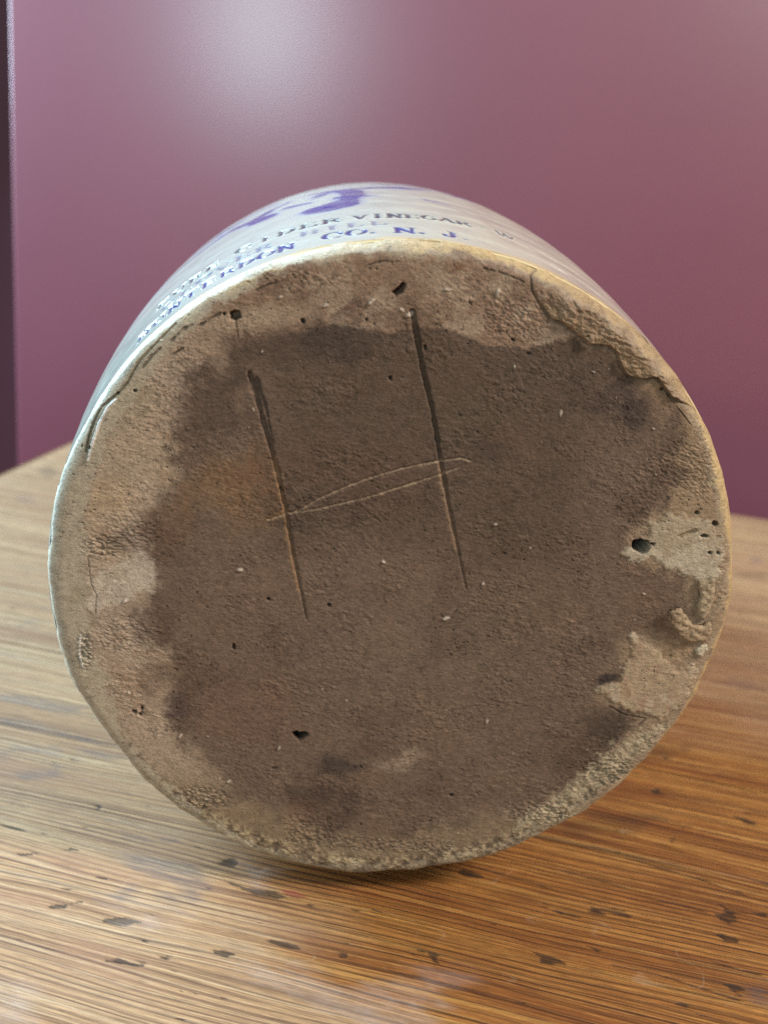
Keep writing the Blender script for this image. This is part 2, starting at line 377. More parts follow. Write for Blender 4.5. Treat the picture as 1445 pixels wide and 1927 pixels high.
    m5 = scar([(770, 1410), (795, 1408), (798, 1425), (760, 1450), (710, 1452), (705, 1440), (745, 1432)], lin(160, 134, 112), .6, 1.5, 1.4)
    m6 = scar([(1000, 560), (1060, 590), (1150, 640), (1215, 690), (1250, 740), (1225, 735), (1180, 700), (1150, 655), (1110, 645), (1080, 622), (1036, 598), (1003, 552)], lin(150, 122, 90), .5, .5, .5)
    # rim crust at the bottom: specks of pale dry clay
    crust = sstep(90.5, 94.5, r) * sstep(-60, -82, Y)
    blend(lin(184, 162, 124), crust * sstep(.05, .5, w2 + .6 * fib2) * .8)
    blend(lin(84, 72, 56), sstep(91, 94, r) * sstep(-30, -70, Y) * sstep(.15, .5, -w2) * .7)
    # bare foot and glaze running over the edge
    path = (rr * 100.2 - 94.0) + np.clip(-h, 0, 5) * .6
    rad = rr * 100.2; fw = 100.2 - np.interp(phi, FWID[:, 0], FWID[:, 1])
    foot = sstep(-1.4, 1.0, rad - fw + 2.4 * w1 + 1.0 * w2)
    leftp = sstep(15, -45, X)
    blend(lin(174, 158, 134), foot * (.30 + .55 * leftp))
    blend(lin(142, 126, 100), foot * sstep(.1, .7, w1) * .4)
    upright = sstep(-25, 40, X + .8 * Y)
    yel = sstep(-.8, 1.0, rad - np.maximum(fw + .8, 97.6 - .8 * sstep(8, 20, phi) * sstep(75, 60, phi)) + 1.3 * w1 + .5 * w2) * upright
    blend(lin(188, 158, 112), yel * .9)
    tanw = sstep(150, 105, np.where(phi > 270, phi - 360, phi)) * sstep(-45, -10, np.where(phi > 180, phi - 360, phi))
    YG = lin(184, 154, 110) * tanw[..., None] + lin(166, 163, 150) * (1 - tanw[..., None]); kj = sstep(97.9, 99.3, rad + .8 * w1 + .4 * w2) * sstep(215, 165, np.where(phi > 300, phi - 360, phi))
    col[:] = col * (1 - .9 * kj[..., None]) + YG * .9 * kj[..., None]
    smooth = np.clip(1 - .75 * foot * (.3 + .7 * leftp) - .85 * yel, .12, 1)
    gl = np.interp(phi, GL[:, 0], GL[:, 1]); kg = sstep(-.4, .4, path - gl + .6 * w2)
    blend(lin(214, 206, 186), kg * sstep(10, -40, X) * .9)

    # relief -----------------------------------------------------------------
    patchy = .28 + .52 * sstep(-.4, .8, fbm(X / 11, Y / 8, 131, 3)); rough_amt = patchy * (.30 + .15 * (1 - m2) + .55 * (1 - np.clip(m1 + m2 * .9 + m3 * .8 + m4 * .3, 0, 1))) * smooth
    terr = fbm(Xr / .8 + .6 * w2, Yr / .6 + .3 * w2, 91, 3, .6); terr2 = fbm(Xr / 1.9 + .8 * w1, Yr / 1.0, 95, 4, .65)
    h += rough_amt * (.045 * fibre + .05 * fib2 + .05 * w2 + .13 * sstep(.22, .30, terr) - .12 * sstep(-.55, -.65, terr) + .15 * sstep(.34, .42, terr2) - .14 * sstep(-.55, -.62, terr2))
    col *= (1 + rough_amt * (.10 * sstep(.22, .3, terr) - .18 * sstep(-.55, -.68, terr) + .15 * sstep(.34, .42, terr2) - .16 * sstep(-.55, -.64, terr2)))[..., None]  # light-catching ridges and shaded hollows painted into the colour too
    tear = np.clip(fibre - .45, 0, 1); h += rough_amt * .18 * tear * (1 - .6 * kcore)
    pits = np.clip(fbm(X / 1.0 + .5 * w2, Y / .7, 71, 3, .7) - .84 + .25 * w3, 0, 1); h -= 1.0 * pits
    col *= (1 - .9 * np.clip(pits * 2.2, 0, .6))[..., None]
    col *= (1 + smooth * (.10 * fibre + .09 * fib2) + .08 * w1)[..., None]
    # dense tufts of torn clay
    for px, py, rx, ry, am in ((190, 1030, 40, 26, .5), (250, 1000, 60, 40, .3), (240, 1200, 70, 40, .3), (1290, 880, 90, 60, .25), (260, 1340, 14, 10, .9), (160, 1225, 16, 40, .8), (1310, 1440, 30, 30, .4), (580, 1560, 60, 40, .35),
                               (700, 1590, 200, 20, .45), (1020, 1530, 80, 30, .5), (380, 1500, 60, 30, .5), (1140, 1450, 60, 40, .5), (540, 520, 120, 14, .3), (960, 600, 60, 40, .3)):
        a0, b0 = D(px, py); q = np.hypot((X - a0) / (rx * .15), (Y - b0) / (ry * .15)); kk = sstep(1.3, .5, q)
        h += kk * am * (fib2 * .8 - .2); col *= (1 + kk * am * .7 * np.clip(fib2, -.9, .7))[..., None]
    # scars lie a touch deeper or prouder, with a ragged step
    blend(lin(150, 128, 102), (m2 + m3 + m1) * sstep(.05, .6, w1) * .45); blend(lin(206, 190, 164), (m2 + m3) * sstep(.1, .6, -w3 - .3 * w2) * .4)
    h += m2 * .4 + m3 * .5 + m1 * .15 + m4 * .5 * (.4 + w2) + crust * .35 * w2
    # peeled lip at the upper right: a raised sheet with a groove and its shadow line painted along the edge
    lip = sd([(1003, 548), (1018, 572), (1036, 597), (1056, 606), (1080, 622), (1093, 634), (1110, 648), (1128, 646), (1146, 650), (1162, 664), (1168, 690), (1182, 706), (1210, 712), (1236, 708),
              (1262, 745), (1330, 780), (1270, 660), (1150, 560), (1030, 500), (1000, 520)])
    lipk = sstep(.18, -.18, lip + .5 * w2); blend(lin(96, 78, 60), sstep(-.2, .15, lip) * sstep(1.1, .3, lip) * .6); h -= .5 * sstep(-.1, .1, lip) * sstep(.9, .3, lip); lipk = lipk * sstep(D(1000, 548)[0], D(1085, 600)[0], X); blend(lin(146, 118, 88) , lipk * .5)
    h += lipk * (1.4 + .45 * w2 + .35 * fibre + .3 * w1) * sstep(99.5, 95, rr * 100.2)
    # scratched letter: two deep strokes with their lit flank tinted in, and thin crossing lines
    def groove(pts, wpx, depth, tint=None, tk=.6, side=0, fade=True, jag=.25, gate=0):
        d, t, s = line_d(X, Y, DP(pts)); w = wpx * .075 * (.75 + .5 * vnoise(t * 40, t * 0, 81)) * ((1 - .55 * t) if fade else 1)
        kk = sstep(1.0, .25, d / w + jag * w2) * (1 - gate * sstep(-.1, .35, w1 + .6 * w2)); h[:] -= depth * kk * ((1 - .6 * t) if fade else 1)
        if tint is not None:
            ks = sstep(1.9, .6, (d - side * s * w * .4) / w + .4 * w2) * (np.where(s * side > 0, 1, .25) if side else 1)
            blend(tint, np.clip(ks, 0, 1) * tk * (1 - gate * sstep(-.15, .3, w1 + .6 * w2)))
    groove([(470, 703), (482, 745), (497, 800), (516, 868), (538, 960), (553, 1050), (566, 1110), (577, 1165)], 15, 1.1)
    groove([(482, 712), (500, 768), (514, 835)], 11, .5, lin(78, 64, 54), .6)
    groove([(520, 868), (538, 960), (553, 1050), (564, 1108)], 10, .15, lin(150, 114, 80), .5, -1, False)
    groove([(776, 588), (783, 630), (796, 700), (813, 770), (829, 870), (845, 955), (861, 1030), (878, 1110)], 13.5, 1.1)
    groove([(829, 880), (845, 955), (861, 1030)], 10, .1, lin(142, 112, 86), .6, -1, False)
    groove([(776, 588), (783, 630), (796, 700), (813, 770), (826, 850)], 11, .2, lin(80, 66, 52), .55, 0, False)
    groove([(545, 966), (572, 955), (600, 938), (662, 912), (700, 898), (752, 883), (790, 875), (828, 868), (868, 862), (885, 867)], 4.8, .6, lin(172, 142, 112), .7, -1, False, .4, .45)
    groove([(560, 962), (610, 936), (665, 917), (740, 892), (800, 876)], 2.6, .35, lin(140, 112, 88), .4, 1, False, .5, .6)
    groove([(505, 978), (540, 966), (600, 957), (690, 937), (770, 912), (830, 893), (862, 881)], 4.2, .55, lin(172, 142, 110), .65, -1, False, .4, .45)
    groove([(505, 978), (530, 966), (545, 962)], 6, .3, lin(168, 132, 88), .5, 0, False, .5, .5)
    groove([(555, 1225), (585, 1205), (640, 1170)], 5, .2, None, 0, 0, False); groove([(443, 598), (449, 640)], 3, .25, lin(104, 76, 56), .6, 0, False)
    groove([(625, 600), (660, 580), (676, 570)], 12, .25, lin(110, 84, 72), .5, 0, False)
    # cracks near the rim
    groove([(165, 1048), (168, 1070), (172, 1100), (182, 1120), (180, 1155)], 2.4, .35, lin(112, 94, 74), .45, 0, False)
    groove([(218, 752), (204, 765), (188, 795), (176, 830), (170, 850), (166, 866)], 4, -.9, lin(226, 224, 216), .9, 0, False, .15)
    groove([(222, 740), (208, 752), (190, 768), (178, 792), (168, 822), (163, 850)], 6, .8, lin(112, 104, 82), .7, 0, False)
    groove([(330, 610), (300, 640), (262, 680), (240, 720), (222, 742)], 5, .6, lin(116, 100, 74), .6, 0, False)
    groove([(152, 1195), (150, 1230), (156, 1255)], 4, -.5, lin(210, 200, 184), .7, 0, False)
    groove([(1148, 1330), (1175, 1345), (1215, 1352), (1200, 1365)], 4, .5, lin(80, 60, 46), .6, 0, False)
    for L, wp in (([(415, 590), (396, 600), (376, 613)], 6), ([(362, 611), (342, 622), (322, 641)], 7), ([(302, 655), (285, 671), (268, 692)], 6), ([(482, 547), (506, 535), (520, 533)], 4), ([(345, 655), (325, 668)], 4),
                  ([(1150, 560), (1190, 600), (1225, 650)], 5), ([(1075, 520), (1110, 540)], 4), ([(1255, 742), (1280, 775), (1300, 800)], 4), ([(910, 505), (940, 512), (985, 530)], 4), ([(690, 500), (720, 492), (752, 492)], 4)):
        groove(L, wp * .8, .55, lin(84, 68, 52), .5, 0, False, .9, 0)
    # holes and pits, sunk, with dirt and deep shade painted into the colour
    def hole(pts, depth, soft=.35, c=(.008, .006, .005), k=.97, sp=.25):
        s = sd(pts); kk = sstep(soft, -soft, s + .25 * w2); h[:] -= depth * kk; blend(c, sstep(sp, -.05, s + .2 * w2) * k)
    hole([(1188, 1024), (1192, 1018), (1206, 1015), (1219, 1018), (1223, 1028), (1218, 1037), (1206, 1042), (1193, 1036)], 9, .18)
    hole([(1222, 1022), (1232, 1021), (1228, 1027)], 1.2)
    hole([(550, 1380), (558, 1378), (565, 1381), (576, 1379), (581, 1384), (572, 1390), (563, 1395), (556, 1390)], 4)
    hole([(738, 550), (750, 540), (757, 531), (763, 535), (758, 550), (745, 558)], 2.5, .35, lin(60, 46, 36), .7)
    hole([(433, 588), (440, 583), (450, 586), (452, 597), (443, 602), (434, 600)], 2.2, .35, lin(66, 50, 38), .7)
    for px, py, a, b in ((422, 591, 4, 4), (966, 640, 6, 4), (995, 666, 6, 3), (255, 1340, 7, 4), (268, 1334, 4, 5), (264, 1346, 4, 4), (800, 655, 4, 8), (1345, 985, 9, 7), (1325, 1008, 10, 4), (1335, 1040, 5, 4), (1350, 1040, 5, 4),
                         (1310, 965, 6, 4), (850, 1497, 6, 5), (440, 1218, 6, 9), (505, 1128, 6, 5), (620, 1140, 5, 4), (690, 602, 4, 4), (570, 605, 5, 6), (255, 735, 5, 4), (170, 842, 4, 5), (735, 712, 3, 5), (1245, 733, 5, 3)):
        a, b = a * .72, b * .72; hole([(px - a, py), (px - a * .5, py - b), (px + a * .6, py - b * .8), (px + a, py + b * .2), (px + a * .3, py + b), (px - a * .6, py + b * .8)], 1.0, .22, lin(40, 30, 24), .85, .08)
    hole([(1276, 1008), (1290, 1000), (1308, 994), (1311, 998), (1296, 1006), (1280, 1011)], 1.0, .2, lin(150, 120, 86), .6)
    rng = np.random.RandomState(3)
    for k in range(110):                         # loose chips and pale grains pressed into the clay
        rad = 98 * math.sqrt(rng.rand()); an = rng.rand() * 6.283; a0, b0 = rad * math.cos(an), rad * math.sin(an)
        if rad < 70 and rng.rand() < .55: continue
        s = .16 + .30 * rng.rand() ** 3; th = rng.rand() * 3.14; el = 1 + 1.6 * rng.rand()
        i = np.abs(X - a0) + np.abs(Y - b0) < 5
        dx, dy = X[i] - a0, Y[i] - b0; q = np.hypot((dx * math.cos(th) + dy * math.sin(th)) / (s * el), (-dx * math.sin(th) + dy * math.cos(th)) / s) + .3 * w2[i]
        kk = sstep(1.1, .6, q)
        if rng.rand() < .55: h[i] += .3 * kk; c = lin(212, 192, 168)
        else: h[i] -= .5 * kk; c = lin(70, 54, 42)
        col[i] = col[i] * (1 - .75 * kk[:, None]) + c * .75 * kk[:, None]
    for px, py, s, el, th in ((932, 988, .7, 1.3, .6), (908, 1100, .6, 1.2, 1.0), (916, 1360, .6, 2, 1.6), (610, 575, .9, 1.2, 0), (699, 567, .7, 2.4, .8), (525, 562, 1.0, 1.6, 0), (388, 1503, .8, 1, 0), (722, 1058, .7, 2.2, 2.6), (840, 545, .6, 4, .1), (936, 553, .8, 2, 1.6),
                              (452, 1072, .6, 1.6, .2), (236, 1132, .7, 1.4, .3), (842, 1165, .6, 2, .4), (524, 1410, .6, 2, 1.3), (430, 1470, .8, 1, 0), (395, 1497, .5, 2, .5), (770, 592, .7, 2, .3), (340, 1385, .5, 2, 1.2)):
        a0, b0 = D(px, py); i = np.abs(X - a0) + np.abs(Y - b0) < 9; dx, dy = X[i] - a0, Y[i] - b0
        q = np.hypot((dx * math.cos(th) + dy * math.sin(th)) / (s * .72 * el), (-dx * math.sin(th) + dy * math.cos(th)) / (s * .72)) + .8 * w2[i]; kk = sstep(1.1, .7, q)
        h[i] += .45 * kk; col[i] = col[i] * (1 - .7 * kk[:, None]) + lin(206, 186, 166) * .7 * kk[:, None]

    lim_ = -4.2 * (1 - np.sqrt(np.clip(1 - edge ** 2, 0, 1))); k_ = sstep(.97, .995, rr); h = h * (1 - k_) + lim_ * k_
    P = RC + (X[..., None] * E1 + Y[..., None] * E2 - h[..., None] * AX) / 1000
    gloss = .86 - .42 * np.clip(kg + yel * .8, 0, 1)
    Fq = grid_faces(N, N)[:, ::-1]
    nrm = np.cross(P[1:, :-1] - P[:-1, :-1], P[:-1, 1:] - P[:-1, :-1])
    o = make_mesh('base', P.reshape(-1, 3), Fq, M_CLAY, parent, {'tone': np.clip(col, .004, .9).reshape(-1, 3), 'gloss': gloss.ravel()})
    if nrm[N // 2, N // 2] @ AX < 0: o.data.flip_normals()
    o['label'] = 'unglazed brown stoneware base with scratched strokes and stains'
    return X, Y, h

# ------------------------------------------------------------------ stamped letters (strokes in a unit box: thick uprights, thin hairlines, serifs)
def sf(x, y, w=.16): return ((x - w, y), (x + w, y), .07)
def up(x): return [((x, 0), (x, 1), .15), sf(x, 0), sf(x, 1)]
def arc(cx, cy, rx, ry, a0, a1, n=10):
    A = np.radians(np.linspace(a0, a1, n)); pts = [(cx + rx * math.cos(a), cy + ry * math.sin(a)) for a in A]
    return [(pts[i], pts[i + 1], .08 + .08 * abs(math.cos((A[i] + A[i + 1]) / 2))) for i in range(n - 1)]
GLY = {
 'H': up(.2) + up(.8) + [((.2, .5), (.8, .5), .08)], 'I': up(.5), 'L': up(.3) + [((.2, 0), (.85, 0), .08), ((.85, 0), (.88, .25), .08)],
 'N': up(.2)[:1] + [((.2, 1), (.8, 0), .17), ((.8, 0), (.8, 1), .09), sf(.2, 0), sf(.2, 1, .12), sf(.8, 1)],
 'U': [((.2, 1), (.2, .3), .15), sf(.2, 1), sf(.8, 1), ((.8, 1), (.8, .3), .09)] + arc(.5, .3, .3, .3, 180, 360),
 'T': up(.5) + [((.1, 1), (.9, 1), .09), ((.1, 1), (.08, .75), .08), ((.9, 1), (.92, .75), .08)],
 'E': up(.25) + [((.2, 1), (.82, 1), .08), ((.2, 0), (.85, 0), .08), ((.25, .5), (.65, .5), .08), ((.85, 0), (.88, .22), .08), ((.82, 1), (.85, .78), .08)],
 'R': up(.25) + arc(.5, .76, .28, .24, 90, -90) + [((.25, 1), (.5, 1), .08), ((.25, .52), (.5, .52), .08), ((.5, .52), (.88, 0), .14)],
 'D': up(.22) + arc(.42, .5, .42, .5, 90, -90, 12) + [((.2, 1), (.45, 1), .08), ((.2, 0), (.45, 0), .08)],
 'O': arc(.5, .5, .4, .5, 0, 360, 18), 'C': arc(.52, .5, .42, .5, 48, 312, 16) + [((.82, .88), (.84, .62), .09)],
 'G': arc(.52, .5, .42, .5, 48, 320, 16) + [((.82, .45), (.82, .08), .14), sf(.8, .45)],
 'J': [((.6, 1), (.6, .25), .15), sf(.6, 1)] + arc(.38, .25, .22, .25, 0, -170, 8) + [((.17, .22), (.2, .34), .16)],
 'V': [((.1, 1), (.5, 0), .16), ((.9, 1), (.5, 0), .08), sf(.1, 1), sf(.9, 1)], 'W': [((.02, 1), (.28, 0), .15), ((.28, 0), (.5, .9), .08), ((.5, .9), (.74, 0), .15), ((.74, 0), (.98, 1), .08)],
 'A': [((.5, 1), (.9, 0), .16), ((.5, 1), (.1, 0), .08), ((.25, .35), (.75, .35), .07), sf(.1, 0), sf(.9, 0)], 'P': up(.25) + arc(.5, .75, .3, .25, 90, -90) + [((.25, 1), (.5, 1), .08), ((.25, .5), (.5, .5), .08)],
 '.': [((.3, .05), (.36, .05), .2)],
}
# each entry: glyph, angle of its left edge (degrees), width (degrees), foot height and cap height (mm up the wall)
LINE3 = [('C', 107.0, 3.6, 12.2, 6), ('O', 103.3, 3.4, 12.2, 6), ('.', 99.6, 1.2, 12.2, 5), ('N', 96.1, 3.7, 12.2, 6), ('.', 92.1, 1.2, 12.2, 5), ('J', 88.8, 3.2, 12.2, 6), ('.', 85.3, 1.2, 12.4, 5)] + \
        [(g, 140.3 - i * 3.28, 3.05, 12.0, 6) for i, g in enumerate('HUNTERDON')]
LINE2 = [(g, 110.4 - i * 3.6, 3.1, 22.6, 6.0) for i, g in enumerate('HILL')] + [(g, 135.4 - i * 3.5, 3.1, 21.6, 6.0) for i, g in enumerate('CLOVER')]
LINE1 = [(g, 101.9 - i * 2.75, 2.6, 33.6, 6.0) for i, g in enumerate('VINEGAR')] + [('.', 81.3, 1.6, 36.5, 4), ('W', 78.4, 3.0, 34, 6)] + \
        [(g, 121.6 - i * 3.65, 3.4, 33.4, 6.0) for i, g in enumerate('CIDER')] + [(g, 137.0 - i * 3.3, 3.0, 31.6, 6.0) for i, g in enumerate('PURE')]

SPR = np.array([0, 4.0, 46.28, 88.57, 130.86, 173.14, 215.43, 257.72, 300.0]); RPR = np.array([98.6, 99.9, 106.10, 110.21, 112.34, 112.49, 110.65, 106.83, 101.02])
def prof_r(s):
    c = np.polyfit(SPR[1:], RPR[1:], 3); return np.polyval(c, s) - 1.6 * np.sin(np.pi * np.clip(s, 0, 300) / 300)

BRUSH = [  # painted cobalt strokes: (angle deg, height mm) control points, width mm
 ([(107.0, 63), (105.8, 62), (104.4, 64), (103.0, 69), (102.0, 76)], (13, 16, 16, 12, 7)),
 ([(102.0, 76), (101.0, 86), (101.2, 99), (103, 109), (106, 107), (107.6, 100)], (7, 8, 9, 9, 7, 4)),
 ([(103.5, 84), (100, 82), (97.4, 81)], (5, 3, 1.5)),
 ([(113.2, 90), (111, 87), (108.8, 84)], (4, 5, 2)),
 ([(108.5, 118), (104, 112), (98, 112), (92, 114), (86, 124)], (4, 6, 6, 7, 4)),
 ([(116.0, 80), (117.5, 82), (119.5, 88), (124, 98), (128.2, 92), (132, 92), (136, 92), (143, 90), (150, 88)], (5, 11, 7, 5, 4, 4, 5, 4, 3)),
 ([(119, 92), (116.5, 100), (113, 110)], (7, 5, 3)),
 ([(133, 108), (128, 112), (122, 120), (116, 126)], (3, 4, 4, 3)),
 ([(88.6, 76.5), (86.8, 75), (85.2, 74)], (1.5, 2.5, 1)),
 ([(81.5, 128), (79.5, 131), (77, 128)], (3, 3, 2)),
 ([(96, 135), (88, 138), (80, 142)], (6, 9, 5)),
]

def build_wall_of_crock(parent):
    phi = np.concatenate([np.linspace(18, 192, 900)[:-1], np.linspace(192, 378, 150)[:-1]])
    s = np.concatenate([np.linspace(3.3, 11, 22)[:-1], np.linspace(11, 41, 92)[:-1], np.linspace(41, 135, 92)[:-1], np.linspace(135, 292, 24)])
    PHg, Sg = np.meshgrid(phi, s)                # rows: s
    Rg = prof_r(np.maximum(Sg, 4)); Rg = Rg - .5 * sstep(4.05, 3.5, Sg)
    Rg = Rg + dradius(PHg) * sstep(40, 4, Sg)
    A = np.radians(PHg); arcx = A * 104
    cx3, sx3 = np.cos(A) * 12, np.sin(A) * 12
    n1 = fbm(arcx / 7 + 50, Sg / 7, 101, 4); n2 = fbm(arcx / 2.4, Sg / 2.4, 111, 3)
    seam = sstep(372, 360, PHg) * sstep(18, 30, PHg)
    Rg = Rg + .09 * n1 * seam + .05 * np.sin(Sg / 2.6 + n1)   # throwing rings
    col = np.empty(Sg.shape + (3,)); col[:] = lin(188, 190, 180)
    def blend(c, k): col[:] = col * (1 - k[..., None]) + np.asarray(c) * k[..., None]
    blend(lin(178, 172, 156), sstep(0, .9, n1) * .3)
    blend(lin(206, 190, 160), sstep(108, 76, PHg) * .65)
    # tan band of thin glaze above the foot
    lim = 5.0 + 3.0 * sstep(115, 60, PHg) * sstep(-20, 40, PHg) + 1.2 * n1 + .6 * n2
    blend(C_YEL, sstep(2.2, -2.2, Sg - lim) * .9 * (.05 + .95 * sstep(150, 105, np.where(PHg > 270, PHg - 360, PHg))))
    # chip through the glaze at the top of the foot
    chip = np.hypot((PHg - 91.2) / 3.4, (Sg - 3.6) / 2.6) + .35 * n2; kc = sstep(1.05, .85, chip)
    blend(lin(222, 196, 150), kc * .9); Rg -= .5 * kc
    kc2 = sstep(.3, 0, np.abs(chip - 1) * 1.2); blend(lin(140, 116, 84), kc2 * .4)
    h_id = np.zeros(Sg.shape, int)
    gloss = .18 + .06 * np.clip(n1, -1, 1) + .25 * sstep(6, 2, Sg)
    for li, LN in ((1, LINE1), (2, LINE2), (3, LINE3)):
        for g, a0, w, s0, ch in LN:
            m = (PHg < a0 + .7) & (PHg > a0 - w - .7) & (Sg > s0 - 1) & (Sg < s0 + ch + 1)
            if not m.any(): continue
            wm = w * 1.83; gx = (a0 - PHg[m]) * 1.83; gy = Sg[m] - s0
            best = np.full(gx.shape, 9.0)
            for (x0, y0), (x1, y1), t in GLY[g]:
                ax_, ay, bx, by = x0 * wm, y0 * ch, x1 * wm, y1 * ch; ex, ey = bx - ax_, by - ay
                tt = np.clip(((gx - ax_) * ex + (gy - ay) * ey) / (ex * ex + ey * ey + 1e-9), 0, 1)
                best = np.minimum(best, np.hypot(gx - ax_ - tt * ex, gy - ay - tt * ey) - t * ch * .68)
            kk = sstep(.28, -.15, best + .12 * n2[m]); uneven = .75 + .25 * sstep(-.5, .5, n1[m] + .3)
            Rg[m] -= .22 * kk * (1 if li != 2 else .5)
            # raised burr beside each impressed stroke
            Rg[m] += .10 * sstep(.9, .35, best) * (1 - kk)
            f = sstep(.55, -.25, best + .18 * n2[m]) * uneven * (.95 if li != 2 else .6)
            c = lin(22, 46, 124) if li != 1 else lin(30, 44, 72)
            col[m] = col[m] * (1 - f[:, None]) + c * f[:, None]
            idm = h_id[m]; idm[kk > .12] = li; h_id[m] = idm
    for pts, ws in BRUSH:
        P = np.array(pts) * [-1.9, 1.0]; best = np.full(Sg.shape, 9e9)
        bx = -PHg * 1.9
        for i in range(len(P) - 1):
            e = P[i + 1] - P[i]; t = np.clip(((bx - P[i, 0]) * e[0] + (Sg - P[i, 1]) * e[1]) / (e @ e), 0, 1)
            d = np.hypot(bx - P[i, 0] - t * e[0], Sg - P[i, 1] - t * e[1]) - (ws[i] * (1 - t) + ws[i + 1] * t) * .5; best = np.minimum(best, d)
        kk = sstep(.7, -.9, best + .4 * n2); blend(lin(16, 38, 130), kk * (.9 + .1 * np.clip(n1, -1, 1))); blend(lin(120, 140, 196), sstep(3, 0, best) * (1 - kk) * .35)
        Rg += .12 * kk; h_id[kk > .3] = 4
    P = RC + (Sg[..., None] * AX + Rg[..., None] * (np.cos(A)[..., None] * E1 + np.sin(A)[..., None] * E2)) / 1000
    nr, nc = Sg.shape
    N = grid_normals(P, True); rad = np.cos(A)[..., None] * E1 + np.sin(A)[..., None] * E2
    if (N * rad).sum() < 0: N = -N
    V = P.reshape(-1, 3); Fq = grid_faces(nr, nc, True)[:, ::-1]; N = N.reshape(-1, 3); C3 = np.clip(col, .004, .9).reshape(-1, 3); G = gloss.ravel()
    q = V[Fq[nc * 5 + 10]]; fn = np.cross(q[1] - q[0], q[2] - q[0])
    if fn @ rad[5, 10] < 0: Fq = Fq[:, ::-1]
    # rolled mouth rim and the inside, coarse because it faces away
    hid = h_id.ravel()[Fq].max(1)
    for k, nm, lb in ((0, 'glazed_wall', None), (1, 'stamped_lettering', 'dark stamped upper line of letters nearest the blue brushwork'), (2, 'stamped_lettering', 'faint stamped middle line reading CLOVER HILL'),
                      (3, 'stamped_lettering', 'blue stamped line nearest the foot reading HUNTERDON CO. N.J.'), (4, 'brush_decoration', 'cobalt blue painted brush strokes on pale glaze')):
        u, f = submesh(V, Fq, hid == k)
        o = make_mesh(nm, V[u], f, M_GLAZE, parent, {'tone': C3[u], 'gloss': G[u]}, N[u])
        if lb: o['label'] = lb
    ring = [(292, prof_r(292)), (294, 103.2), (297, 105.0), (301, 105.6), (305, 104.8), (307.5, 102.5), (308, 99.5), (306, 96.5), (300, 95), (280, 96), (200, 100), (100, 98), (30, 94), (12, 88), (9, 60), (9, 1)]
    ph = np.radians(np.linspace(0, 360, 97)[:-1]); V = np.concatenate([RC + (AX * a + b * (np.cos(ph)[:, None] * E1 + np.sin(ph)[:, None] * E2)) / 1000 for a, b in ring])
    tone = np.tile(lin(206, 196, 172), (len(V), 1))
    o = make_mesh('mouth_rim', V, grid_faces(len(ring), 96, True), M_GLAZE, parent, {'tone': tone, 'gloss': np.full(len(V), .25)})
    q = V[grid_faces(2, 96, True)[0]]
    if np.cross(q[1] - q[0], q[2] - q[0]) @ E1 < 0: o.data.flip_normals()

def sheet(name, pts, lift, tilt, thick, parent, c, waves, label):    # a curled flake standing off the base
    P = DP(pts); lo = P.min(0) - .3; hi = P.max(0) + .3; st = .3
    xs = np.arange(lo[0], hi[0] + st, st); ys = np.arange(lo[1], hi[1] + st, st); X, Y = np.meshgrid(xs, ys, indexing='ij')
    sd = poly_sd(X, Y, P) + .35 * fbm(X / 1.2, Y / 1.2, 7, 3)
    # pull border vertices onto the outline so the rim is not stepped
    gx, gy = np.gradient(sd, st); g2 = gx * gx + gy * gy + 1e-6; near = (sd > 0) & (sd < st * 1.6)
    X2 = np.where(near, X - sd * gx / g2, X); Y2 = np.where(near, Y - sd * gy / g2, Y)
    ok = sd < st * 1.0
    cxm, cym = P.mean(0); h = lift + .2 * np.abs(fbm(X / 1.6, Y / .8, 13, 3)) + tilt[0] * (X2 - cxm) + tilt[1] * (Y2 - cym) + waves * np.sin((X2 * .35 + Y2 * .94) * 2.6 + fbm(X / 3, Y / 3, 3, 2)) + .16 * fbm(X / .6, Y / .6, 9, 3)
    h -= .8 * sstep(-.9, .1, sd) * .6
    Fq = grid_faces(*X.shape); keep = ok.ravel()[Fq].all(1); u, f = submesh(None, Fq, keep); n = len(u)
    top = RC + (X2[..., None] * E1 + Y2[..., None] * E2 - h[..., None] * AX) / 1000
    top = top.reshape(-1, 3)[u]; bot = top + AX * thick / 1000
    e = np.concatenate([f[:, [0, 1]], f[:, [1, 2]], f[:, [2, 3]], f[:, [3, 0]]]); key = np.sort(e, 1); _, idx, cnt = np.unique(key, axis=0, return_index=True, return_counts=True)
    be = e[idx[cnt == 1]]; side = np.c_[be[:, 1], be[:, 0], be[:, 0] + n, be[:, 1] + n]
    V = np.concatenate([top, bot]); F = np.concatenate([f, f[:, ::-1] + n, side])
    tone = np.tile(np.asarray(c), (2 * n, 1)) * (1 + .25 * fbm(V[:, 0] * 700, V[:, 2] * 700, 77, 3))[:, None]
    o = make_mesh(name, V, F, M_CLAY, parent, {'tone': np.clip(tone, .01, .9), 'gloss': np.full(2 * n, .8)})
    q = top[f[0]]
    if np.cross(q[1] - q[0], q[2] - q[0]) @ AX > 0: o.data.flip_normals()
    o['label'] = label

